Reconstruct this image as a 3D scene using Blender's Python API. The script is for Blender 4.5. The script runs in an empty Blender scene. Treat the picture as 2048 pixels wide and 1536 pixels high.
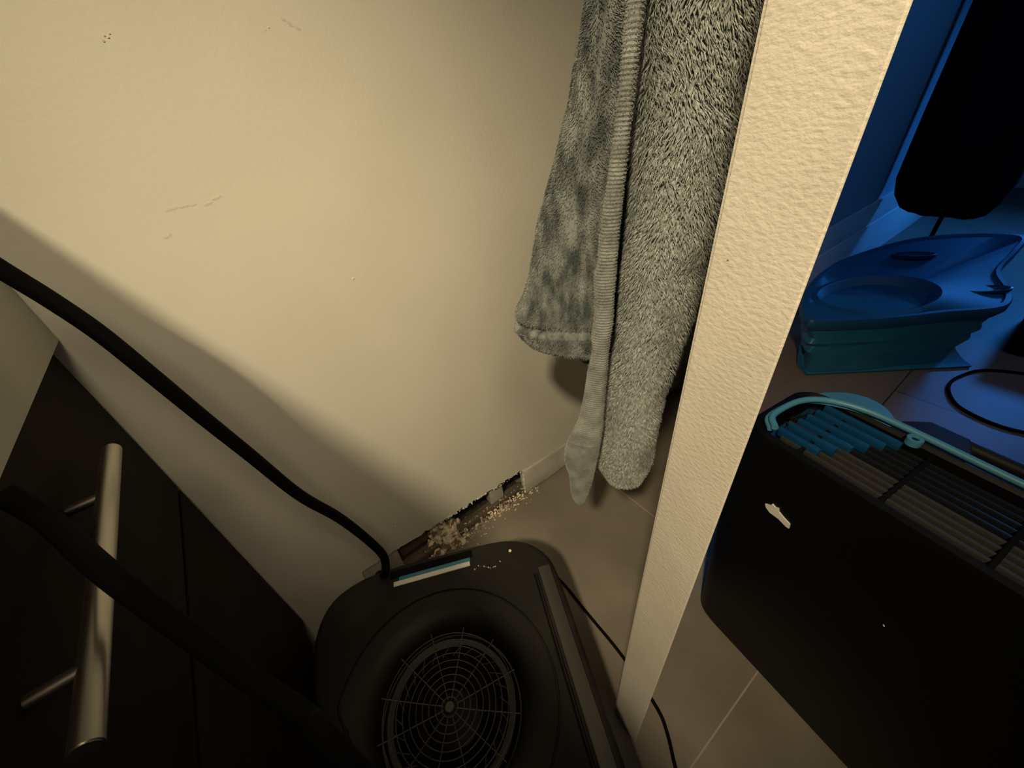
import bpy, bmesh, math, random
from mathutils import Vector, Matrix, noise
random.seed(4)
S = bpy.context.scene
COL = S.collection
# ---------------------------------------------------------------- camera
W, H, F = 2048., 1536., 795.
def cam_axes():
    d = Vector((1145-1024, 1818-768, F)).normalized()
    Z = -d
    X = Vector((2440-1024, 15-768, F)); X -= X.dot(Z)*Z; X.normalize()
    Y = Z.cross(X)
    return X, Y, Z
AX, AY, AZ = cam_axes()
cd = bpy.data.cameras.new('camera'); cam = bpy.data.objects.new('camera', cd); COL.objects.link(cam)
cd.sensor_width = 36; cd.lens = 36*F/W; cd.clip_start = .01
rx = Vector((AX.x, AY.x, AZ.x)); ry = -Vector((AX.y, AY.y, AZ.y)); rz = -Vector((AX.z, AY.z, AZ.z))
m = Matrix((rx, ry, rz)).transposed().to_4x4(); m.translation = (0, 0, 1.1)
cam.matrix_world = m
S.camera = cam
# ---------------------------------------------------------------- world, light, exposure
wd = bpy.data.worlds.new('world'); S.world = wd; wd.use_nodes = True
wd.node_tree.nodes['Background'].inputs[0].default_value = (.5, .45, .4, 1)
wd.node_tree.nodes['Background'].inputs[1].default_value = .008
S.view_settings.view_transform = 'Standard'; S.view_settings.look = 'None'
S.view_settings.exposure = 0.0; S.view_settings.gamma = 1
def light(name, kind, loc, energy, color, aim=None, **k):
    l = bpy.data.lights.new(name, kind); o = bpy.data.objects.new(name, l); COL.objects.link(o)
    l.energy = energy; l.color = color; o.location = loc
    for a, v in k.items(): setattr(l, a, v)
    if aim: o.rotation_euler = (Vector(aim)-Vector(loc)).to_track_quat('-Z', 'Y').to_euler()
    return o
light('warm_lamp', 'SPOT', (-.57, -.30, 2.0), 118, (1, .785, .46), (.47, .56, .42),
      spot_size=math.radians(60), spot_blend=1.0, shadow_soft_size=.055)
light('ceiling_fill', 'AREA', (.5, -.7, 2.36), .8, (1, .76, .46), (.4, -.5, 0), shape='RECTANGLE', size=1.2, size_y=.8)  # soft fill added under the ceiling, not a fitting of the room
light('wall_fill', 'SPOT', (-.08, -.42, 2.0), 36, (1, .78, .47), (.0, .705, .70), spot_size=math.radians(50), spot_blend=1.0, shadow_soft_size=.22)  # added fill spot, lifts the shaded band of the wall
light('far_room_fill', 'SPOT', (1.6, -1.2, 2.2), 11, (1, .74, .50), (2.0, -.2, 0), spot_size=math.radians(40), spot_blend=1.0, shadow_soft_size=.15)  # added fill spot, warms the far floor; no lamp known there
light('blue_lamp', 'AREA', (4.4, -.3, 1.3), 8, (.03, .27, 1), (3.5, .2, 0), shape='RECTANGLE', size=.4, size_y=.3, spread=math.radians(110))
light('blue_room_glow', 'POINT', (2.45, -.35, 1.7), 5.5, (.02, .32, 1), shadow_soft_size=.2)

# ---------------------------------------------------------------- materials
def mat(name, base, rough=.6, metal=0., c2=None, nscale=8., ndet=4., stretch=(1, 1, 1), bump=0., bscale=60., bstretch=(1, 1, 1),
        sheen=0., ramp=(.4, .65), spec=.5, bdist=.002, coat=0.):
    mt = bpy.data.materials.new(name); mt.use_nodes = True
    nt = mt.node_tree; P = nt.nodes['Principled BSDF']
    P.inputs['Base Color'].default_value = (*base, 1); P.inputs['Roughness'].default_value = rough
    P.inputs['Metallic'].default_value = metal; P.inputs['Specular IOR Level'].default_value = spec
    P.inputs['Coat Weight'].default_value = coat
    if sheen:
        P.inputs['Sheen Weight'].default_value = sheen; P.inputs['Sheen Roughness'].default_value = .4
        P.inputs['Sheen Tint'].default_value = (.9, .95, 1, 1)
    tc = nt.nodes.new('ShaderNodeTexCoord')
    def noi(scale, det, st):
        mp = nt.nodes.new('ShaderNodeMapping'); mp.inputs['Scale'].default_value = st
        nt.links.new(tc.outputs['Object'], mp.inputs[0])
        n = nt.nodes.new('ShaderNodeTexNoise'); n.inputs['Scale'].default_value = scale; n.inputs['Detail'].default_value = det
        nt.links.new(mp.outputs[0], n.inputs['Vector']); return n
    if c2:
        n = noi(nscale, ndet, stretch); r = nt.nodes.new('ShaderNodeValToRGB')
        r.color_ramp.elements[0].position = ramp[0]; r.color_ramp.elements[1].position = ramp[1]
        r.color_ramp.elements[0].color = (*base, 1); r.color_ramp.elements[1].color = (*c2, 1)
        nt.links.new(n.outputs['Fac'], r.inputs[0]); nt.links.new(r.outputs[0], P.inputs['Base Color'])
    if bump:
        n = noi(bscale, 3., bstretch); b = nt.nodes.new('ShaderNodeBump'); b.inputs['Strength'].default_value = bump
        b.inputs['Distance'].default_value = bdist
        nt.links.new(n.outputs['Fac'], b.inputs['Height']); nt.links.new(b.outputs[0], P.inputs['Normal'])
    return mt
M = {}
M['wall'] = mat('wall_paint', (.60, .60, .56), .55, c2=(.66, .655, .62), nscale=3, bump=.25, bscale=160, bdist=.001)
M['door'] = mat('rolled_paint', (.62, .595, .55), .5, c2=(.67, .645, .60), nscale=14, bump=.5, bscale=210, bstretch=(1, 1, 1.7), bdist=.0013)
M['black'] = mat('black_plastic', (.011, .0105, .010), .55, c2=(.027, .0255, .024), nscale=9, ramp=(.5, .8), bump=.15, bscale=400, bdist=.0005, spec=.25)
M['black_dark'] = mat('matte_black', (.004, .004, .005), .8, spec=.1)
M['gloss_black'] = mat('gloss_black', (.004, .0045, .006), .28, spec=.35)
M['slat'] = mat('slat_plastic', (.010, .011, .013), .25, spec=.6)
M['liner'] = mat('glossy_grey_liner', (.05, .052, .045), .22)
M['machine'] = mat('machine_black', (.0025, .0025, .003), .45, spec=.2)
M['far_wall'] = mat('blue_grey_wall', (.42, .52, .60), .7)
M['rib'] = mat('grey_black_plastic', (.036, .034, .032), .45)
M['cord'] = mat('rubber_cord', (.004, .004, .0045), .8, spec=.06)
M['steel'] = mat('brushed_steel', (.42, .40, .36), .36, 1.0, bump=.1, bscale=200, bstretch=(1, .05, 1), bdist=.0004)
M['wire'] = mat('guard_wire', (.085, .083, .08), .4, .4)
M['cab'] = mat('dark_brown_laminate', (.009, .006, .004), .6, c2=(.013, .008, .005), nscale=6, stretch=(1, 1, 8), spec=.06)
M['cream'] = mat('cream_laminate', (.50, .50, .44), .5)
M['white'] = mat('white_label', (.72, .72, .70), .5)
M['blue_label'] = mat('blue_label', (.04, .20, .32), .5)
M['teal'] = mat('teal_plastic', (.06, .23, .36), .42, c2=(.075, .27, .41), nscale=12)
M['teal_dark'] = mat('dark_teal_plastic', (.014, .15, .27), .42, c2=(.018, .18, .32), nscale=10)
M['blue_tub'] = mat('blue_plastic', (.008, .085, .19), .5, c2=(.010, .105, .23), nscale=5)
M['blue_rib'] = mat('deep_blue_plastic', (.004, .05, .14), .35)
M['base'] = mat('baseboard_paint', (.46, .46, .43), .6, c2=(.36, .35, .32), nscale=14, ramp=(.45, .7), bump=.3, bscale=60)
M['base_white'] = mat('white_baseboard', (.82, .82, .82), .4)
M['cavity'] = mat('shaded_cavity', (.02, .016, .012), .9, c2=(.03, .024, .018), nscale=20)  # near-black colour carries the shade inside the hole
M['timber'] = mat('old_timber', (.10, .082, .06), .85, c2=(.05, .04, .028), nscale=10, stretch=(.6, 3, 3), bump=.5, bscale=50)
M['plaster'] = mat('broken_plaster', (.78, .70, .56), .9, c2=(.17, .125, .085), nscale=45, ramp=(.46, .6), bump=.6, bscale=200)
M['scuff'] = mat('wall_scuff', (.55, .535, .49), .8)
M['mark'] = mat('dark_mark', (.22, .19, .15), .8)
M['fleece'] = mat('fleece', (.175, .20, .205), .9, c2=(.44, .475, .475), nscale=300, ramp=(.36, .66), stretch=(1, 1, .4), sheen=.25)
M['velvet'] = mat('velvet', (.040, .055, .062), .8, c2=(.235, .265, .27), nscale=62, ndet=12, ramp=(.36, .68), sheen=1.0, bump=.5, bscale=260, stretch=(1, 1, .4))
M['hem'] = mat('hem_velvet', (.17, .19, .19), .8, c2=(.27, .295, .295), nscale=40, sheen=.4, bump=.4, bscale=300)
M['garment'] = mat('black_cloth', (.004, .004, .006), .95, spec=.1)

def tile_mat():
    mt = bpy.data.materials.new('grey_floor_tile'); mt.use_nodes = True; nt = mt.node_tree; P = nt.nodes['Principled BSDF']
    N = nt.nodes.new; L = nt.links.new
    g = N('ShaderNodeNewGeometry'); sep = N('ShaderNodeSeparateXYZ'); L(g.outputs['Position'], sep.inputs[0])
    def grid(sock, off, pitch, wid):
        a = N('ShaderNodeMath'); a.operation = 'SUBTRACT'; L(sock, a.inputs[0]); a.inputs[1].default_value = off
        b = N('ShaderNodeMath'); b.operation = 'PINGPONG'; L(a.outputs[0], b.inputs[0]); b.inputs[1].default_value = pitch/2
        c = N('ShaderNodeMath'); c.operation = 'LESS_THAN'; L(b.outputs[0], c.inputs[0]); c.inputs[1].default_value = wid; return c
    gx = grid(sep.outputs[0], .712, .58, .0016); gy = grid(sep.outputs[1], -.02, .74, .0016)
    mx = N('ShaderNodeMath'); mx.operation = 'MAXIMUM'; L(gx.outputs[0], mx.inputs[0]); L(gy.outputs[0], mx.inputs[1])
    n = N('ShaderNodeTexNoise'); n.inputs['Scale'].default_value = 5; n.inputs['Detail'].default_value = 8; L(g.outputs['Position'], n.inputs['Vector'])
    r = N('ShaderNodeValToRGB'); r.color_ramp.elements[0].position = .35; r.color_ramp.elements[1].position = .7
    r.color_ramp.elements[0].color = (.17, .152, .128, 1); r.color_ramp.elements[1].color = (.235, .212, .182, 1); L(n.outputs['Fac'], r.inputs[0])
    mix = N('ShaderNodeMixRGB'); L(mx.outputs[0], mix.inputs[0]); L(r.outputs[0], mix.inputs[1]); mix.inputs[2].default_value = (.36, .33, .27, 1)
    L(mix.outputs[0], P.inputs['Base Color']); P.inputs['Roughness'].default_value = .5
    return mt
def plank_mat():
    mt = bpy.data.materials.new('wood_planks'); mt.use_nodes = True; nt = mt.node_tree; P = nt.nodes['Principled BSDF']
    N = nt.nodes.new; L = nt.links.new
    g = N('ShaderNodeNewGeometry'); mp = N('ShaderNodeMapping'); L(g.outputs['Position'], mp.inputs[0])
    mp.inputs['Location'].default_value = (.528, -.12, 0)
    b = N('ShaderNodeTexBrick'); L(mp.outputs[0], b.inputs['Vector']); b.inputs['Scale'].default_value = 1
    b.inputs['Brick Width'].default_value = 1.2; b.inputs['Row Height'].default_value = .6; b.inputs['Mortar Size'].default_value = .0025
    b.inputs['Color1'].default_value = (.24, .18, .135, 1); b.inputs['Color2'].default_value = (.19, .15, .115, 1); b.inputs['Mortar'].default_value = (.05, .035, .025, 1)
    mp2 = N('ShaderNodeMapping'); mp2.inputs['Scale'].default_value = (2, 6, 1); L(g.outputs['Position'], mp2.inputs[0])
    n = N('ShaderNodeTexNoise'); n.inputs['Scale'].default_value = 3; n.inputs['Detail'].default_value = 6; L(mp2.outputs[0], n.inputs['Vector'])
    mix = N('ShaderNodeMixRGB'); mix.blend_type = 'MULTIPLY'; mix.inputs[0].default_value = .3
    L(b.outputs[0], mix.inputs[1]); L(n.outputs['Fac'], mix.inputs[2]); L(mix.outputs[0], P.inputs['Base Color'])
    P.inputs['Roughness'].default_value = .45
    return mt
M['tile'] = tile_mat(); M['plank'] = plank_mat()

# ---------------------------------------------------------------- helpers
def link(name, me, m, parent=None, smooth=True):
    o = bpy.data.objects.new(name, me); COL.objects.link(o)
    for q in (m if isinstance(m, (list, tuple)) else [m]): me.materials.append(q)
    if smooth:
        for p in me.polygons: p.use_smooth = True
        try: me.set_sharp_from_angle(angle=math.radians(38))
        except Exception: pass
    if parent: o.parent = parent; o.matrix_parent_inverse = parent.matrix_world.inverted()
    return o
def obj(name, bm, m, parent=None, smooth=True):
    me = bpy.data.meshes.new(name); bmesh.ops.recalc_face_normals(bm, faces=bm.faces); bm.to_mesh(me); bm.free()
    return link(name, me, m, parent, smooth)
def tag(o, label=None, cat=None, group=None, kind=None):
    if label: o['label'] = label
    if cat: o['category'] = cat
    if group: o['group'] = group
    if kind: o['kind'] = kind
    return o
def thing(name, loc, label, cat, rz=0):
    o = bpy.data.objects.new(name, None); COL.objects.link(o); o.location = loc; o.rotation_euler = (0, 0, rz)
    o.empty_display_size = .05
    bpy.context.view_layer.update()
    return tag(o, label, cat)
def child(name, bm, m, parent, smooth=True):     # mesh given in the parent's local space
    me = bpy.data.meshes.new(name); bmesh.ops.recalc_face_normals(bm, faces=bm.faces); bm.to_mesh(me); bm.free()
    o = link(name, me, m, None, smooth); o.parent = parent; return o
def box(bm, x0, x1, y0, y1, z0, z1, bev=0., seg=2):
    r = bmesh.ops.create_cube(bm, size=1); vs = r['verts']
    for v in vs: v.co = Vector(((x0+x1)/2+v.co.x*(x1-x0), (y0+y1)/2+v.co.y*(y1-y0), (z0+z1)/2+v.co.z*(z1-z0)))
    if bev:
        es = list({e for v in vs for e in v.link_edges})
        bmesh.ops.bevel(bm, geom=es, offset=bev, segments=seg, affect='EDGES', profile=.5)
    return bm
def nb(): return bmesh.new()
def loft(bm, rings, cap=True, close=False):
    vr = [[bm.verts.new(p) for p in r] for r in rings]; n = len(vr[0])
    for a, b in zip(vr, vr[1:]+([vr[0]] if close else [])):
        for i in range(n): bm.faces.new((a[i], a[(i+1) % n], b[(i+1) % n], b[i]))
    if cap and not close:
        bm.faces.new(vr[0][::-1]); bm.faces.new(vr[-1])
    return bm
def cat(pts, k=8):
    pts = [Vector(p) for p in pts]; P = [2*pts[0]-pts[1]]+pts+[2*pts[-1]-pts[-2]]; out = []
    for i in range(1, len(P)-2):
        a, b, c, d = P[i-1:i+3]
        for j in range(k):
            t = j/k
            out.append(.5*((2*b)+(c-a)*t+(2*a-5*b+4*c-d)*t*t+(-a+3*b-3*c+d)*t**3))
    out.append(pts[-1]); return out
def tube(bm, pts, r, n=12, k=8, closed=False, rf=None):
    ps = cat(pts, k) if k > 1 else [Vector(p) for p in pts]
    rings = []; up = None
    for i, p in enumerate(ps):
        if closed: t = ps[(i+1) % len(ps)]-ps[i-1]
        else: t = ps[min(i+1, len(ps)-1)]-ps[max(i-1, 0)]
        t.normalize()
        if up is None: up = t.orthogonal().normalized()
        up = (up-up.dot(t)*t).normalized(); w = t.cross(up)
        rr = rf(i/(len(ps)-1)) if rf else r
        rings.append([p+rr*(math.cos(a)*up+math.sin(a)*w) for a in [2*math.pi*j/n for j in range(n)]])
    return loft(bm, rings, close=closed)
def circ(r, z, n=48, c=(0, 0)): return [Vector((c[0]+r*math.cos(2*math.pi*i/n), c[1]+r*math.sin(2*math.pi*i/n), z)) for i in range(n)]
def prism(bm, poly, z0, z1, bev=0., f=lambda p: p):
    vs0 = [bm.verts.new((x, y, z0)) for x, y in poly]; fc = bm.faces.new(vs0)
    r = bmesh.ops.extrude_face_region(bm, geom=[fc]); nv = [v for v in r['geom'] if isinstance(v, bmesh.types.BMVert)]
    for v in nv: v.co.z = z1
    if bev:
        top = [e for e in {e for v in nv for e in v.link_edges} if all(w in nv for w in e.verts)]
        bmesh.ops.bevel(bm, geom=top, offset=bev, segments=3, affect='EDGES', profile=.5)
    return bm
def smooth_poly(pts, k=6):
    n = len(pts); out = []
    for i in range(n):
        a, b, c, d = [Vector(pts[(i+j) % n]) for j in (-1, 0, 1, 2)]
        for j in range(k):
            t = j/k
            out.append(.5*((2*b)+(c-a)*t+(2*a-5*b+4*c-d)*t*t+(-a+3*b-3*c+d)*t**3))
    return out

# ================================================================ THE SETTING
Y0 = .705
bm = nb()
def quad(bm, pts, mi=0):
    f = bm.faces.new([bm.verts.new(p) for p in pts]); f.material_index = mi
for x0, x1, mi in ((-2.2, 1.25, 0), (1.25, 5.6, 1)):
    quad(bm, [(x0, -2.2, 0), (x1, -2.2, 0), (x1, .8, 0), (x0, .8, 0)], mi)
fl = bm; me = bpy.data.meshes.new('floor'); fl.to_mesh(me); fl.free()
tag(link('floor', me, [M['tile'], M['plank']], smooth=False), kind='structure')
# wall the towelling hangs beside: plasterboard sheet whose lower edge is broken away
def wall_far():
    bm = nb(); out = [(-2.2, 0), (-.075, 0), (-.06, .134)]
    x = -.05
    while x < .46:
        z = .133-(x+.04)*.034
        j = (random.random()-.3)*.004 if x < .2 else (random.random()-.5)*.011
        if random.random() < .25: j += .004
        out.append((x, z+j)); x += .006+random.random()*.008
    out += [(.466, .113), (.469, 0), (1.46, 0), (1.46, 2.4), (-2.2, 2.4)]
    vs = [bm.verts.new((a, Y0, b)) for a, b in out]; f = bm.faces.new(vs)
    r = bmesh.ops.extrude_face_region(bm, geom=[f])
    for v in [v for v in r['geom'] if isinstance(v, bmesh.types.BMVert)]: v.co.y = Y0+.014
    bmesh.ops.triangulate(bm, faces=bm.faces)
    return obj('wall_front', bm, M['wall'], smooth=False)
tag(wall_far(), kind='structure')
bm = nb(); box(bm, 1.46, 5.6, Y0, Y0+.014, 0, 2.4); tag(obj('wall_far', bm, M['far_wall'], smooth=False), kind='structure')
bm = nb(); box(bm, -.3, .6, .90, .915, 0, .4); box(bm, -.08, .47, .739, .90, .0005, .010); tag(obj('wall_cavity', bm, M['cavity'], smooth=False), kind='structure')  # recess back, plus a dark floor sheet added for the hole's shade
for nm, a in (('wall_right', (5.6, 5.62, -2.2, .8, 0, 2.4)), ('wall_back', (-2.2, 5.6, -2.22, -2.2, 0, 2.4)), ('wall_left', (-2.22, -2.2, -2.2, .8, 0, 2.4)), ('ceiling', (-2.2, 5.6, -2.2, .8, 2.4, 2.42))):
    bm = nb(); box(bm, *a); tag(obj(nm, bm, M['wall'], smooth=False), kind='structure')
# sill plate and uprights inside the broken strip
bm = nb(); box(bm, -.08, .47, .711, .738, 0, .030, .003)
for v in bm.verts: v.co.z += noise.noise(v.co*40)*.004
tag(obj('trim_1', bm, M['timber']), kind='structure')
bm = nb(); box(bm, .345, .395, .720, .76, .033, .2, .002); tag(obj('trim_2', bm, M['base']), kind='structure')
bm = nb(); box(bm, -.078, .038, .716, .76, .033, .2, .002); tag(obj('trim_3', bm, M['base']), kind='structure')
bm = nb(); box(bm, .045, .13, .745, .765, .033, .2, .002); tag(obj('trim_4', bm, M['timber']), kind='structure')
# baseboard left in place to the right of the hole
bm = nb(); n = 60; top = []; 
rings = []
for i in range(n+1):
    x = .468+(1.42-.468)*i/n
    zt = .112-.006*min(1, (x-.468)/.2)+noise.noise(Vector((x*30, 0, 0)))*.0008
    zb = .009+noise.noise(Vector((x*45, 3, 0)))*.012
    rings.append([Vector((x, Y0-.007, max(zb, .001))), Vector((x, Y0-.0001, max(zb, .001))), Vector((x, Y0-.0001, zt)), Vector((x, Y0-.004, zt)), Vector((x, Y0-.007, zt-.004))])
loft(bm, rings); tag(obj('baseboard_front', bm, M['base']), kind='structure')
bm = nb(); box(bm, 1.6, 5.6, Y0-.022, Y0-.0005, 0, .25, .004); box(bm, 1.6, 5.6, Y0-.016, Y0-.0005, .2525, .385, .005)
tag(obj('baseboard_far', bm, M['base_white']), kind='structure')
# plaster rubble in and below the hole (nobody could count it)
def chunk(bm, c, s):
    r = bmesh.ops.create_icosphere(bm, subdivisions=1, radius=1); q = Matrix.Rotation(random.random()*6, 3, Vector((random.random(), random.random(), random.random()+.1)).normalized())
    sc = Vector((s*(.6+random.random()), s*(.5+random.random()*.7), s*(.4+random.random()*.5)))
    for v in r['verts']:
        p = v.co*(1+.35*noise.noise(v.co*2+Vector(c)*90)); v.co = q @ Vector((p.x*sc.x, p.y*sc.y, p.z*sc.z))+Vector(c)
bm = nb()
for i in range(230):
    x = random.gauss(.178, .03); q = random.random(); y = .69+q*.065; z = .004+q*.10*max(.15, 1-abs(x-.18)/.08)*random.uniform(.6, 1)
    chunk(bm, (x, y, z), random.uniform(.003, .013))
for i in range(140):
    x = random.uniform(.20, .47); chunk(bm, (x, random.uniform(.698, .712), random.uniform(.002, .03)), random.uniform(.002, .0055))
for i in range(420):
    x = random.uniform(.08, .52); s = random.uniform(.0010, .0036); y = Y0+random.gauss(.0, .008) if random.random() < .7 else Y0-abs(random.gauss(.0, .022))
    z = .035 if y > .712 else s*.4
    chunk(bm, (x, y, z), s)
tag(obj('plaster_rubble', bm, M['plaster'], smooth=False), 'crumbled plaster and grit spilling from the hole at the foot of the wall', 'rubble', kind='stuff')
# ragged torn paint lip along the break and the broken end of the baseboard
bm = nb()
for i in range(60):
    x = random.uniform(.16, .47); z = .133-(x+.04)*.034
    chunk(bm, (x, Y0-.001, z+random.uniform(-.004, .004)), random.uniform(.0012, .0032))
for i in range(40): chunk(bm, (.467+random.uniform(-.002, .003), Y0-.004, random.uniform(.005, .11)), random.uniform(.0015, .004))
tag(obj('torn_plaster', bm, M['wall'], smooth=False), 'pale torn plaster flakes along the broken wall edge', 'plaster', kind='stuff')
# scuffs and nail pops on the wall (marks with shapes of their own)
bm = nb()
for (x, z, s, k) in ((.167, .857, .0022, 5), (.51, .988, .0015, 2), (.003, 1.178, .002, 4), (.061, .235, .003, 6), (.162, 1.18, .0016, 4)):
    for i in range(k): chunk(bm, (x+random.uniform(-.006, .006), Y0, z+random.uniform(-.003, .003)), s*random.uniform(.3, .8))
tag(obj('paint_chip', bm, M['plaster'], smooth=False), 'small chips and blobs scattered on the beige wall paint', 'paint chips', kind='stuff')
bm = nb()
for (x0, z0, x1, z1) in ((-.03, 1.010, .0, 1.012), (.012, 1.008, .035, 1.016), (-.05, .98, -.04, .984), (.185, 1.19, .205, 1.178)):
    L_ = math.hypot(x1-x0, z1-z0); k = 5
    for i in range(k):
        t = (i+random.uniform(.1, .9))/k; cx, cz = x0+(x1-x0)*t, z0+(z1-z0)*t+random.uniform(-.0012, .0012)
        r_ = bmesh.ops.create_icosphere(bm, subdivisions=2, radius=1)
        for v in r_['verts']:
            w_ = 1+.5*noise.noise(v.co*3+Vector((cx*50, 0, 0)))
            q = v.co*w_; ex = L_/k*.75; v.co = Vector((cx+(q.x*ex*(x1-x0)-q.z*.0018*(z1-z0))/L_, Y0+q.y*.00025, cz+(q.x*ex*(z1-z0)+q.z*.0018*(x1-x0))/L_))
tag(obj('wall_scuff', bm, M['scuff'], smooth=False), 'faint brown scratch marks on the upper left of the beige wall', 'scuff marks', kind='stuff')

# door seen edge-on, swung open towards the wall
DA = math.radians(23)
dv = Vector((math.cos(DA), math.sin(DA)))
p1 = Vector((.2515, .1305)); p2 = Vector((.2455, .0705))
L = .70
poly = [p2, p2+dv*L, p1+dv*L, p1]
bm = nb(); prism(bm, [tuple(p) for p in poly], .003, 2.02)
vert = [e for e in bm.edges if abs(e.verts[0].co.z-e.verts[1].co.z) > 1]
bmesh.ops.bevel(bm, geom=vert, offset=.002, segments=3, affect='EDGES')
door = tag(obj('door_1', bm, M['door']), kind='structure')
hx = p1+dv*.27; nrm = Vector((-dv.y, dv.x))
bm = nb(); tube(bm, [(*(hx-nrm*.002), 1.64), (*(hx+nrm*.03), 1.63), (*(hx+nrm*.055), 1.60), (*(hx+nrm*.07), 1.61), (*(hx+nrm*.075), 1.635)], .005)
c = hx+nrm*.002
loft(bm, [[Vector((c.x+dv.x*.02*math.cos(a), c.y+dv.y*.02*math.cos(a), 1.64+.02*math.sin(a)))+Vector((nrm.x, nrm.y, 0))*d for a in [2*math.pi*i/16 for i in range(16)]] for d in (-.002, .004)])
obj('coat_hook', bm, M['steel'], door)
for (y, z, w_) in ((.0985, 1.2095, .0012), (.1105, .048, .0022), (.094, .0855, .0016), (.1315, .013, .0013), (.118, .9995, .0009)):
    bm = nb(); chunk(bm, (.2515+(y-.1305)*.1+.0001, y, z), w_)
    for v in bm.verts: v.co.x = .2511+(y-.1305)*.1+(v.co.x-.2511)*.15
    obj('paint_mark', bm, M['mark'], door)
j = p2+dv*(L+.004)
bm = nb(); prism(bm, [tuple(j), tuple(j+dv*.09), tuple(j+dv*.09+nrm*.09), tuple(j+nrm*.09)], 0, 2.4); tag(obj('trim_5', bm, M['door']), kind='structure')

j2 = j+dv*.09+nrm*.04
bm = nb(); prism(bm, [tuple(j2), (1.455, Y0-.001), (1.39, Y0-.001), tuple(j2+nrm*.045)], 0, 2.4); tag(obj('wall_light_block', bm, M['wall'], smooth=False), kind='structure')  # unseen wall stub added to stop blue light reaching behind the robe

# ================================================================ CABINETS ON THE LEFT
cb = thing('cabinet', (-.5, .25, 0), 'dark brown cabinet with long steel bar handle in the lower left', 'cabinet')
def loc(o, b): return b
def boxw(name, a, m, parent, bev=.002):
    bm = nb(); box(bm, *a, bev); return obj(name, bm, m, parent)
boxw('body', (-.80, -.236, -.25, .70, .10, .893), M['cab'], cb)
boxw('toe_kick', (-.78, -.262, -.24, .69, 0, .10), M['cab'], cb)
dr = boxw('drawer', (-.236, -.219, -.02, .698, .62, .888), M['cab'], cb)
boxw('door', (-.236, -.219, -.02, .698, .115, .614), M['cab'], cb)
XB, ZB = -.187, .8145
bm = nb(); tube(bm, [(XB, .214, ZB-.004), (XB, .53, ZB+.004)], .0085, n=24, k=1)
es = [e for e in bm.edges if len(e.link_faces) == 2 and any(len(f.verts) > 4 for f in e.link_faces)]
bmesh.ops.bevel(bm, geom=es, offset=.001, segments=2, affect='EDGES')
hd = obj('handle', bm, M['steel'], dr); hd['label'] = 'brushed steel bar handle'
for y in (.268, .456):
    bm = nb(); tube(bm, [(-.2195, y, ZB), (XB, y, ZB)], .0050, n=16, k=1); 
    o = obj('handle_post', bm, M['steel'], dr)
# cream panelled unit sitting on the dark cabinet
uc = thing('upper_cabinet', (-.5, .35, .894), 'cream sided cabinet standing on the dark brown cabinet against the beige wall', 'cabinet')
boxw('carcass', (-.80, -.212, -.20, .703, .8945, 1.118), M['cream'], uc, .002)
boxw('top_panel', (-.80, -.207, -.21, .703, 1.118, 1.136), M['cream'], uc, .001)
boxw('side_panel', (-.212, -.207, -.20, .703, .8945, 1.1175), M['cream'], uc, .0008)

# ================================================================ BLACK BLOWER ON THE FLOOR
YA = math.atan2(.403, .915)
# local x = towards the door side (v), local y = towards the wall (u)
bl = thing('floor_blower', (-.02, .29, 0), 'black floor blower with round wire guarded intake, lying on the tiles below the broken wall', 'fan', -YA)
TOP = .25
raw = [(.262, -.30), (.262, -.1), (.262, .08), (.26, .175), (.25, .215), (.222, .25), (.18, .272), (.12, .281), (-.0, .284), (-.10, .284), (-.17, .274), (-.225, .245), (-.250, .19), (-.248, .12), (-.226, .04), (-.19, -.05), (-.155, -.13), (-.10, -.2), (-.04, -.26), (.03, -.30), (.12, -.325), (.2, -.33), (.245, -.325)]
sp = smooth_poly(raw, 8)
def star(a):      # distance from the intake centre to the outline
    d = Vector((math.cos(a), math.sin(a))); best = None
    for i in range(len(sp)):
        p, q = sp[i], sp[(i+1) % len(sp)]; e = q-p
        den = d.x*e.y-d.y*e.x
        if abs(den) < 1e-9: continue
        t = (p.x*e.y-p.y*e.x)/den; s = (p.x*d.y-p.y*d.x)/den
        if t > 0 and -1e-6 <= s <= 1+1e-6: best = t if best is None else max(best, t)
    return best
NA = 144; ang = [2*math.pi*i/NA for i in range(NA)]; SR = [star(a) for a in ang]
def outl(off, z): return [Vector(((r-off)*math.cos(a), (r-off)*math.sin(a), z)) for a, r in zip(ang, SR)]
def rcirc(r, z): return [Vector((r*math.cos(a), r*math.sin(a), z)) for a in ang]
rings = [outl(.006, .012), outl(0, .022), outl(0, .118), outl(.003, .121), outl(.003, .127), outl(0, .13), outl(0, TOP-.014), outl(.002, TOP-.006), outl(.007, TOP-.0015), outl(.014, TOP),
         rcirc(.1975, TOP), rcirc(.1965, TOP-.004), rcirc(.1935, TOP-.004), rcirc(.1925, TOP-.001), rcirc(.17, TOP-.003), rcirc(.150, TOP-.010), rcirc(.138, TOP-.020), rcirc(.131, TOP-.032),
         rcirc(.129, TOP-.05), rcirc(.128, .06)]
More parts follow.
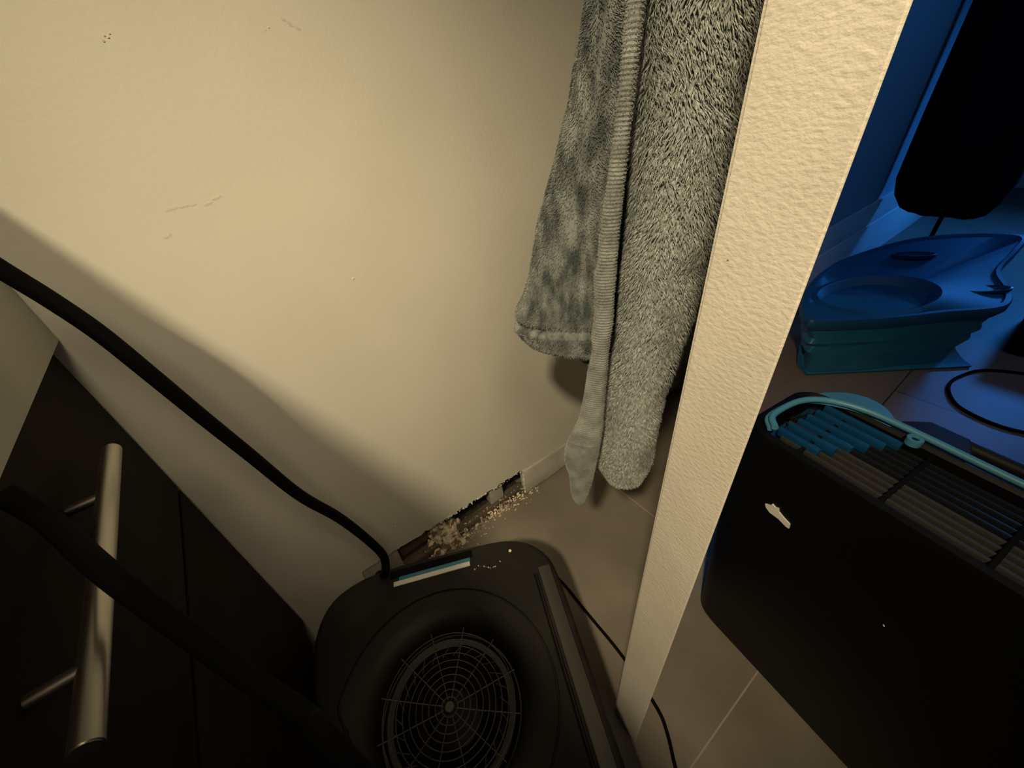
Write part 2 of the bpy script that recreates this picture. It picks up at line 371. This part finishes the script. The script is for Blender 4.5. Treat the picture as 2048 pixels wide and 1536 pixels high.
# keep the ring order from crossing where the outline is nearer than the groove
for rg in rings[10:14]:
    for i in range(NA):
        d = rg[i].xy.length; lim = SR[i]-.016-.002*rings.index(rg)
        if d > lim: rg[i].xy = rg[i].xy*(lim/d)
bm = nb(); loft(bm, rings, cap=False)
bm.faces.new([bm.verts.new(p) for p in rcirc(.128, .06)])
housing = child('housing', bm, M['black'], bl)
bmesh_base = nb(); prism(bmesh_base, [tuple(p.xy*.97) for p in outl(.01, 0)], .004, .014); child('base_plate', bmesh_base, M['black_dark'], bl)
for x, y in ((.2, .2), (-.18, .17), (.2, -.26), (-.05, -.19)):
    bm = nb(); loft(bm, [circ(.016, 0, 20, (x, y)), circ(.018, .006, 20, (x, y))]); child('rubber_foot', bm, M['cord'], bl)
bm = nb(); loft(bm, [rcirc(.1275, .062), rcirc(.1275, TOP-.052), rcirc(.1245, TOP-.052), rcirc(.1245, .062)], close=True); child('intake_ring', bm, M['liner'], bl)
# impeller inside
bm = nb()
for i in range(26):
    a = 2*math.pi*i/26; p = Vector((math.cos(a), math.sin(a))); q = Vector((math.cos(a+.22), math.sin(a+.22)))
    v = [bm.verts.new((p.x*.115, p.y*.115, z)) for z in (.075, .20)]+[bm.verts.new((q.x*.088, q.y*.088, z)) for z in (.20, .075)]
    f = bm.faces.new(v); r = bmesh.ops.extrude_face_region(bm, geom=[f])
    for w in [w for w in r['geom'] if isinstance(w, bmesh.types.BMVert)]: w.co.xy = w.co.xy+Vector((-p.y, p.x))*.002
loft(bm, [circ(.117, .196), circ(.117, .204), circ(.106, .204), circ(.106, .196)], close=True)
imp = child('impeller', bm, M['rib'], bl)
bm = nb(); loft(bm, [circ(.060, .065), circ(.058, .13), circ(.045, .15), circ(.018, .158), circ(.004, .159)]); child('hub', bm, M['black'], imp)
# wire guard: concentric rings sinking towards the middle, and spokes
bm = nb(); gz = lambda r: TOP-.020-.006*(1-(r/.118)**2)
for k in range(10):
    r = .118-k*.0115
    tube(bm, [(r*math.cos(a), r*math.sin(a), gz(r)) for a in [2*math.pi*i/64 for i in range(64)]], .0010, n=6, k=1, closed=True)
for i in range(12):
    a = 2*math.pi*i/12+.18
    tube(bm, [(r*math.cos(a), r*math.sin(a), gz(r)-.0018) for r in (.128, .118, .09, .06, .03, .012)], .0011, n=6, k=2)
loft(bm, [circ(.008, TOP-.027, 24), circ(.008, TOP-.0235, 24)])
g = child('wire_guard', bm, M['wire'], bl); g['label'] = 'thin grey wire guard over the intake'
# raised rail along the right side with groove beside it
bm = nb(); box(bm, .221, .248, -.30, .186, TOP-.003, TOP+.007, .003); child('rail', bm, M['rib'], bl)
bm = nb(); box(bm, .2085, .2125, -.28, .176, TOP-.002, TOP+.0012, .0006); box(bm, .2150, .2165, -.28, .176, TOP-.002, TOP+.0022, .0006); child('rail_trim', bm, M['black_dark'], bl)
# carrying slot with the pale and blue strip
bm = nb(); box(bm, -.100, .086, .253, .2715, TOP-.004, TOP+.0012, .001); s_ = child('handle_slot', bm, M['black_dark'], bl)
bm = nb(); box(bm, -.092, .078, .234, .2445, TOP-.001, TOP+.0025, .0008); w_ = child('label_strip', bm, M['white'], bl); w_['label'] = 'off-white strip'
bm = nb(); box(bm, -.080, .080, .2445, .2535, TOP-.001, TOP+.0022, .0008); w_ = child('label_strip', bm, M['blue_label'], bl); w_['label'] = 'blue strip'
bm = nb(); loft(bm, [circ(.0035, TOP-.001, 16, (.172, .243)), circ(.003, TOP+.0015, 16, (.172, .243))]); child('screw', bm, M['plaster'], bl)
bm = nb()
random.seed(9)
for i in range(26):
    t = random.random(); chunk(bm, (.085+.06*t, .222+.006*math.sin(t*7)+random.uniform(-.002, .002), TOP+.0002), random.uniform(.0006, .0016))
for v in bm.verts: v.co.z = min(v.co.z, TOP+.0006)
o = child('dust_smear', bm, M['scuff'], bl, smooth=False); o['label'] = 'pale dried plaster smear'

# ================================================================ CORDS
CZ = .008
bm = nb(); tube(bm, [(-0.175, 0.582, 1.026), (-0.166, 0.574, 1.008), (-0.149, 0.563, 0.974), (-0.133, 0.553, 0.934), (-0.118, 0.541, 0.881), (-0.103, 0.537, 0.813), (-0.085, 0.538, 0.728), (-0.063, 0.547, 0.612), (-0.032, 0.555, 0.511), (-0.008, 0.561, 0.402), (0.001, 0.561, 0.333), (-0.013, 0.564, 0.277), (-.03, .650, .16), (-.06, .655, .06), (-.10, .66, .01), (-.16, .64, .01)], .0085, n=16)
tag(obj('power_cord', bm, M['cord']), 'thick black cord sweeping down the beige wall to the floor blower', 'cord')
bm = nb(); tube(bm, [(.30, .50, .004), (.335, .478, .004), (.3565, .42, .004), (.3515, .30, .004), (.346, .19, .004), (.328, .081, .004), (.308, .038, .004), (.272, -.01, .004), (.22, -.1, .004), (.16, -.25, .004)], .0036, n=10)
tag(obj('power_cord', bm, M['cord']), 'thin black cord lying on the tiles past the foot of the door', 'cord')
bm = nb(); tube(bm, [(2.5, -.62, .006), (2.36, -.3, .006), (2.30, -.15, .006), (2.23, -.055, .006), (2.13, -.012, .006), (2.05, .0, .006), (1.975, -.015, .006), (1.905, -.06, .006), (1.875, -.148, .006), (1.895, -.24, .006), (2.0, -.45, .006)], .0055, n=10)
tag(obj('power_cord', bm, M['cord']), 'dark cord looped on the wooden floor in front of the blue tub', 'cord')
bm = nb(); tube(bm, [(-0.205, 0.393, 0.893), (-0.195, 0.380, 0.860), (-0.165, 0.314, 0.849), (-0.150, 0.283, 0.803), (-0.130, 0.244, 0.745), (-0.100, 0.190, 0.717), (-0.080, 0.138, 0.733), (-.06, .02, .30), (-.06, -.03, .16), (-.08, -.08, .009), (-.10, -.14, .009)], .0085, n=14)
tag(obj('power_cord', bm, M['cord']), 'thick black cord hanging across the steel cabinet handle', 'cord')

# ================================================================ BATHROBE
A36 = math.radians(36); RN = Vector((math.cos(A36), math.sin(A36), 0)); RT = Vector((-math.sin(A36), math.cos(A36), 0))
def rp(u, d, z): return RT*u+RN*d+Vector((0, 0, z))
def interp(tab, z):
    tab = sorted(tab)
    if z <= tab[0][0]: return tab[0][1:]
    for a, b in zip(tab, tab[1:]):
        if z <= b[0]:
            t = (z-a[0])/(b[0]-a[0]); return tuple(x+(y-x)*t for x, y in zip(a[1:], b[1:]))
    return tab[-1][1:]
def surf(tab, front, seed, wob=.003, pw=2.4, fold=0., cen=None):
    """soft hanging volume: returns f(theta, z) -> (point, normal).  tab rows: z, left u, right u, half depth"""
    def f(th, z):
        l, r, b = interp(tab, z); c = (l+r)/2; a = abs(l-r)/2
        ct, st = math.cos(th), math.sin(th)
        x = a*math.copysign(abs(ct)**(2/pw), ct); y = b*math.copysign(abs(st)**(2/pw), st)
        w = noise.noise(Vector((ct*1.3, st*1.3+seed, z*9)))*wob+noise.noise(Vector((ct*4, st*4+seed, z*26)))*wob*.4
        w += fold*math.sin(th*3+z*14+seed)
        n = Vector((ct, st)).normalized()
        return rp(c+x+n.x*w, front+(cen if cen else b)+y+n.y*w, z), RT*n.x+RN*n.y
    return f
def body(name, f, z0, z1, m, parent, nz=120, nt=64):
    bm = nb(); rings = []
    for i in range(nz+1):
        z = z0+(z1-z0)*i/nz
        rings.append([f(2*math.pi*j/nt, z)[0] for j in range(nt)])
    loft(bm, rings)
    return obj(name, bm, m, parent)
def tufts(f, z0, z1, n, ln, wd, droop, seed, out=.45, spread=.5, zdens=None):
    rnd = random.Random(seed); V = []; Fc = []
    for i in range(n):
        th = rnd.random()*2*math.pi; z = z0+(z1-z0)*rnd.random()
        p, nr = f(th, z)
        swirl = noise.noise(Vector((p.x*38, p.y*38, p.z*22)))*2.2
        side = Vector((0, 0, 1)).cross(nr)
        d = (nr*out+Vector((0, 0, -1))*droop+side*(swirl*.55+rnd.gauss(0, spread*.45))+nr*rnd.gauss(0, .12)).normalized()
        q = ln*(.6+.7*rnd.random()); w = d.cross(nr).normalized()*wd
        k = len(V); mid = p+d*q*.55+nr*q*.12
        V += [p-nr*.0006-w, p-nr*.0006+w, mid+w*.8, mid-w*.8, p+d*q-nr*q*.06]
        Fc += [(k, k+1, k+2, k+3), (k+3, k+2, k+4)]
    return V, Fc
def add_tufts(name, V, Fc, m, parent):
    me = bpy.data.meshes.new(name); me.from_pydata([tuple(v) for v in V], [], Fc); me.update()
    return link(name, me, m, parent, smooth=False)

rb = thing('bathrobe', (.45, .38, .45), 'grey plush bathrobe hanging between the beige wall and the door edge', 'bathrobe')
# plush front panel
FT = [(.450, .004, -.026, .012), (.462, .022, -.040, .024), (.49, .035, -.047, .030), (.512, .041, -.052, .037), (.520, .034, -.046, .030), (.530, .0385, -.050, .036), (.56, .037, -.051, .036), (.69, .029, -.053, .038), (.825, .020, -.068, .040), (.93, .018, -.075, .042), (1.03, .019, -.079, .043), (1.14, .021, -.077, .045), (1.45, .03, -.085, .045), (1.56, .015, -.05, .03), (1.61, .0, -.02, .012)]
ff = surf(FT, .500, 2., .0035, 2.3, cen=.040)
fp = body('front_panel', ff, .450, 1.61, M['fleece'], rb, 220)
fp['label'] = 'long-pile plush side'
V, Fc = tufts(ff, .528, 1.25, 60000, .0125, .00062, .8, 5, out=.62, spread=.75)
V2, F2 = tufts(ff, .452, .53, 5000, .006, .0005, .7, 6)
k = len(V); V += V2; Fc += [tuple(i+k for i in q) for q in F2]
tf = add_tufts('plush_pile', V, Fc, M['fleece'], fp); tf['kind'] = 'stuff'
# sleeve with turned cuff
ST = [(.727, .10, .058, .008), (.733, .135, .040, .020), (.745, .165, .028, .030), (.765, .182, .022, .036), (.779, .190, .018, .040), (.784, .187, .021, .037), (.787, .180, .028, .0315), (.790, .180, .028, .0315), (.794, .185, .023, .034), (.799, .187, .022, .036), (.81, .186, .024, .036), (.835, .172, .040, .032), (.86, .164, .042, .030), (.948, .141, .044, .028), (1.007, .122, .041, .028), (1.08, .099, .036, .028), (1.158, .083, .034, .028), (1.45, .04, .0, .028), (1.58, .02, -.01, .015)]
fs = surf(ST, .524, 7., .004, 2.8, cen=.037)
sl = body('sleeve', fs, .727, 1.58, M['velvet'], rb, 700)
V, Fc = tufts(fs, .73, 1.2, 42000, .0034, .00042, .5, 11, out=.9, spread=.9)
o = add_tufts('velvet_pile', V, Fc, M['velvet'], sl); o['kind'] = 'stuff'
# inner hem under the cuff
IT = [(.700, .06, .048, .004), (.712, .085, .040, .012), (.74, .10, .035, .016), (.80, .10, .03, .018), (1.1, .07, .02, .018)]
fi = surf(IT, .56, 3., .002, 2.6); body('lining', fi, .700, 1.1, M['velvet'], rb, 60)
# ribbed edge that hangs down between sleeve and plush panel
HT = [(.436, .071, .066, .002), (.445, .079, .059, .004), (.47, .085, .052, .0065), (.51, .088, .0445, .009), (.545, .097, .041, .012), (.575, .096, .038, .013), (.61, .087, .036, .013), (.65, .073, .034, .012), (.70, .064, .033, .0105), (.75, .060, .032, .0105), (.79, .054, .031, .011), (.81, .0565, .030, .0115), (.833, .0545, .028, .010), (.87, .0535, .029, .0115), (.90, .0555, .029, .012), (.915, .051, .029, .0105), (.972, .0475, .028, .0105), (1.057, .0405, .0245, .010), (1.147, .0345, .019, .010), (1.4, .015, .0, .010), (1.56, .0, -.012, .009)]
hb = surf(HT, .474, 12., .0016, 2.2)
def fh(th, z):
    p, n = hb(th, z); a = .0005 if z > .60 else .00015
    return p+n*a*math.sin(z*2*math.pi/.0040+math.sin(th)*.8), n
hm = body('ribbed_hem', fh, .436, 1.56, M['hem'], rb, 1100, 28); hm['label'] = 'ribbed pale grey edge binding'
V, Fc = tufts(hb, .44, 1.2, 14000, .0016, .0003, .2, 21, out=1., spread=1.2)
o = add_tufts('hem_pile', V, Fc, M['hem'], hm); o['kind'] = 'stuff'
# back of the robe behind both, gathered under the hook
BT = [(.60, .03, -.045, .015), (.7, .05, -.06, .03), (1.1, .06, -.075, .045), (1.45, .03, -.06, .04), (1.6, .0, -.03, .015)]
fb = surf(BT, .575, 9., .004, 2.4); body('back_panel', fb, .60, 1.6, M['velvet'], rb, 60)
bm = nb(); hk = hx+nrm*.057
tube(bm, [rp(-.005, .54, 1.57), rp(-.02, .53, 1.60), (hk.x, hk.y, 1.612), rp(-.02, .55, 1.595), rp(.0, .56, 1.565)], .004, n=8)
obj('hanging_loop', bm, M['hem'], rb)

# ================================================================ BLACK MACHINE ON THE RIGHT (beyond the door)
MY = math.radians(-8)
mc = thing('drying_machine', (.572, 0, 0), 'tall black machine with slatted blue-rimmed top, right of the door edge', 'machine', MY)
# local frame: x = depth away from the door side, y along its length
def rrect(x0, x1, y0, y1, r, z, n=8):
    out = []
    for cx, cy, a0 in ((x1-r, y1-r, 0), (x0+r, y1-r, 90), (x0+r, y0+r, 180), (x1-r, y0+r, 270)):
        for i in range(n+1):
            a = math.radians(a0+90*i/n); out.append(Vector((cx+r*math.cos(a), cy+r*math.sin(a), z)))
    return out
bm = nb()
D, YN, YF = .19, -.62, .197
rings = [rrect(-.012, D, YN, YF-.05, .05, .0), rrect(-.02, D, YN-.01, YF-.04, .05, .02), rrect(-.008, D, YN, YF-.01, .05, .30), rrect(0, D, YN, YF, .045, .40), rrect(0, D, YN, YF, .045, .57), rrect(.004, D-.004, YN+.004, YF-.004, .043, .585),
         rrect(.012, D-.010, YN+.012, YF-.012, .038, .588), rrect(.020, D-.016, YN+.02, YF-.018, .034, .583), rrect(.024, D-.02, YN+.024, YF-.02, .03, .545), ]
loft(bm, rings); child('housing', bm, M['machine'], mc)
# blue rim: a raised lip round the far side and the far end of the top
bm = nb()
pa = [(D-.012, YN+.02), (D-.012, -.3), (D-.012, -.1), (D-.010, .03), (D-.014, .09), (D-.030, .132), (D-.055, .158), (D-.09, .170), (.045, .170), (.02, .150)]
rim = [(x, y, .600) for x, y in pa]
tube(bm, rim, .0055, n=12, k=6)
tube(bm, [(x+(.006 if i < 5 else .0), y+(.006 if i > 4 else 0), .592) for i, (x, y) in enumerate(pa)], .0045, n=12, k=6)
rm = child('rim', bm, M['teal'], mc); rm['label'] = 'light blue plastic rim'
bm = nb(); lug = (D-.026, .018)
loft(bm, [circ(.0105, .590, 20, lug), circ(.0105, .601, 20, lug), circ(.005, .601, 20, lug), circ(.004, .596, 20, lug)]); lg = child('screw_lug', bm, M['teal'], mc)
bm = nb(); loft(bm, [circ(.0045, .592, 16, lug), circ(.0042, .599, 16, lug)]); o = child('screw', bm, M['gloss_black'], lg)
# slats run along the length, with cross bars under them
for i in range(9):
    x = .036+i*.0148
    bm = nb(); box(bm, x-.0028, x+.0028, YN+.03, YF-.035-.010*abs(i-4)/2, .563, .579, .0018)
    child('slat', bm, M['rib'] if i < 4 else M['slat'], mc)
for y in (.105, -.01, -.125, -.24, -.36, -.48):
    bm = nb(); box(bm, .022, D-.02, y-.003, y+.003, .572, .583, .001); child('cross_bar', bm, M['black_dark'], mc)
# short blue ribs at the far end
for i in range(6):
    x = .040+i*.0225
    bm = nb(); box(bm, x-.0042, x+.0042, .085-.012*i, .150-.002*i, .574, .590, .0015); child('end_rib', bm, M['blue_rib'], mc)
bm = nb(); box(bm, .03, D-.02, .03, YF-.03, .552, .558, .001); child('inner_tray', bm, M['blue_rib'], mc)
# torn white clip on the near side
bm = nb()
cl = [(.0, .0), (.008, .005), (.010, .011), (.016, .0095), (.021, .0125), (.024, .007), (.034, .004), (.046, .002), (.048, -.006), (.043, -.0075), (.028, -.0055), (.012, -.008), (.004, -.005)]
vs = [bm.verts.new((-.003, .108-a*1.0, .456+b*1.15-a*.15)) for a, b in cl]; f = bm.faces.new(vs); r = bmesh.ops.extrude_face_region(bm, geom=[f])
for v in [v for v in r['geom'] if isinstance(v, bmesh.types.BMVert)]: v.co.x = .002
o = child('sticker', bm, M['white'], mc, False); o['label'] = 'torn white sticker scrap'
# specks of white paint
for y, z in ((-.056, .275), (-.036, .262), (-.10, .40)):
    bm = nb(); chunk(bm, (-.006, y, z), .0016); child('paint_speck', bm, M['white'], mc, False)
# carrying bar and blue lug beyond the rim
bm = nb(); tube(bm, [(D-.01, .03, .52), (.275, .035, .525), (.305, .02, .53), (.312, -.05, .53), (.312, -.2, .53), (.310, -.40, .53), (.30, -.44, .535), (D-.01, -.45, .52)], .0105, n=14)
prism(bm, [(D-.012, .075), (.28, .062), (.314, .035), (.314, -.02), (.28, -.035), (D-.012, -.04)], .515, .545, .004)
child('carry_bar', bm, M['black'], mc)
bm = nb(); lp = []
for i in range(25):
    a = math.pi*(i/24); lp.append((D-.012+.140*math.sin(a)**.9, .125+.082*math.cos(a)))
prism(bm, lp, .505, .535, .004); o = child('side_lug', bm, M['teal'], mc); o['label'] = 'rounded light blue lug'

# ================================================================ BLUE MACHINE IN THE FAR ROOM
bt = thing('plastic_tub', (2.15, .28, 0), 'blue moulded plastic tub with oval recess in its lid, on the wooden floor', 'tub')
top = [(1.66, .435, .285), (1.76, .50, .29), (1.90, .545, .30), (2.08, .56, .315), (2.25, .53, .335), (2.47, .40, .38), (2.63, .24, .395), (2.72, .08, .395), (2.60, .065, .375), (2.42, .07, .335), (2.33, .01, .30), (2.20, .0, .283), (2.03, .125, .28), (1.88, .225, .28), (1.76, .325, .28), (1.69, .385, .282)]
n0 = len(top)
def sm3(pts, k=5):
    n = len(pts); out = []
    for i in range(n):
        a, b, c, d = [Vector(pts[(i+j) % n]) for j in (-1, 0, 1, 2)]
        for j in range(k):
            t = j/k; out.append(.5*((2*b)+(c-a)*t+(2*a-5*b+4*c-d)*t*t+(-a+3*b-3*c+d)*t**3))
    return out
tp = sm3(top); ctr = sum(tp, Vector())/len(tp)
oc = Vector((2.02, .335, .30))            # centre of the oval recess
def tscale(s, dz, c=None): 
    c = c or ctr; return [Vector((c.x+(p.x-c.x)*s, c.y+(p.y-c.y)*s, p.z+dz)) for p in tp]
def oval(a, b, dz):                         # oval ring sampled towards every outline point
    out = []
    ax = Vector((.80, -.60))
    for p in tp:
        d = (p.xy-oc.xy); th = math.atan2(d.dot(Vector((-ax.y, ax.x))), d.dot(ax))
        r = a*b/math.sqrt((b*math.cos(th))**2+(a*math.sin(th))**2)
        q = oc.xy+d.normalized()*r
        out.append(Vector((q.x, q.y, .283+max(0, q.x-1.9)*.10+dz)))
    return out
bm = nb(); loft(bm, [tscale(.95, -.05), tscale(1, -.03), tscale(1.0, -.008), tscale(.985, 0), tscale(.93, .002), tscale(.915, -.006), oval(.235, .155, -.006), oval(.215, .138, .002), oval(.205, .130, -.002), oval(.185, .112, -.035), oval(.14, .085, -.05), oval(.01, .008, -.05)])
ld = child('lid', bm, M['blue_tub'], bt)
for v in ld.data.vertices: v.co -= Vector(bt.location)
def lower(s, z, c=Vector((2.06, .27))): 
    return [Vector((c.x+(p.x-c.x)*s, c.y+(p.y-c.y)*s, z)) for p in tp]
bm = nb(); loft(bm, [lower(.76, .02), lower(.79, .09), lower(.86, .125), lower(.83, .150), lower(.90, .170), lower(.87, .19), lower(.92, .235), lower(.92, .262)], cap=True)
o = child('body', bm, M['teal_dark'], bt)
for v in o.data.vertices: v.co -= Vector(bt.location)
# flared foot along the near side
bm = nb(); rings = []
for i in range(21):
    t = i/20; base = Vector((1.745, .385, 0)).lerp(Vector((2.235, -.02, 0)), t); upn = Vector((1.80, .45, .15)).lerp(Vector((2.22, .07, .12)), t)
    inn = Vector((.05, .06, 0))
    pts = [base, base+Vector((-.004, -.004, .012))]
    for j in range(1, 6):
        s = j/5; pts.append(base.lerp(upn, s)+Vector((.03, .035, -.0))*math.sin(s*math.pi)*.9)
    pts += [upn+inn*.5, base+inn+Vector((0, 0, .002))]
    rings.append(pts)
loft(bm, rings); o = child('foot', bm, M['teal_dark'], bt)
for v in o.data.vertices: v.co -= Vector(bt.location)
for (x, y, z, l, ro) in ((2.36, .335, .352, .075, -60), (2.28, .075, .297, .08, -50)):
    bm = nb(); a = math.radians(ro); ux = Vector((math.cos(a), math.sin(a))); uy = Vector((-ux.y, ux.x))
    def ov(s, dz): return [Vector((x+ux.x*l*s*math.cos(t)+uy.x*.028*s*math.sin(t)-bt.location.x, y+ux.y*l*s*math.cos(t)+uy.y*.028*s*math.sin(t)-bt.location.y, z+dz+ux.x*l*s*math.cos(t)*.13)) for t in [2*math.pi*i/28 for i in range(28)]]
    loft(bm, [ov(1, -.006), ov(1, .006), ov(.9, .008), ov(.78, -.002)]); child('finger_grip', bm, M['blue_rib'], bt)

# black coat on a slim stand beyond it
st = thing('coat_stand', (3.33, .44, 0), 'slim black coat stand behind the blue tub, mostly hidden by a coat', 'coat stand')
bm = nb(); loft(bm, [circ(.16, 0, 32), circ(.16, .012, 32), circ(.02, .025, 32)]); child('base', bm, M['black_dark'], st)
bm = nb(); tube(bm, [(0, 0, .02), (0, 0, 1.75)], .011, n=12, k=1); child('pole', bm, M['black_dark'], st)
bm = nb(); tube(bm, [(0, 0, 1.70), (-.08, 0, 1.66), (-.16, 0, 1.615), (-.21, 0, 1.61), (-.24, 0, 1.65)], .006, n=10); child('arm', bm, M['black_dark'], st)
bm = nb(); rings = []
for z, s_, d, yo in ((.34, .62, .6, -.01), (.36, .78, .8, -.005), (.42, .93, .95, .005), (.50, 1, 1, .01), (.8, 1.0, 1, .015), (1.1, 1.0, 1, .02), (1.35, .96, .95, .02), (1.52, .8, .8, .01), (1.60, .35, .4, 0)):
    rings.append([Vector((3.12+.12*d*math.copysign(abs(math.cos(a))**.7, math.cos(a))*(1+.12*math.sin(a*7))+noise.noise(Vector((math.cos(a)*2, z*4, math.sin(a)*2)))*.012, .432+yo+.225*s_*math.copysign(abs(math.sin(a))**.7, math.sin(a))+noise.noise(Vector((math.sin(a)*2, z*4, 5)))*.008, z)) for a in [2*math.pi*i/84 for i in range(84)]])
loft(bm, rings); tag(obj('coat', bm, M['garment']), 'long black coat hanging on the stand behind the blue tub', 'coat')
# dark case at the right edge, beside the cord
bm = nb(); box(bm, 2.45, 2.85, -.46, -.075, 0, .20, .02, 3)
cs = tag(obj('tool_case', bm, M['black_dark']), 'black case on the wooden floor at the right edge beside the blue tub', 'case')
bm = nb(); tube(bm, [(2.452, -.2, .10), (2.425, -.2, .105), (2.425, -.33, .105), (2.452, -.33, .10)], .006, n=8, k=4); obj('handle', bm, M['black_dark'], cs)
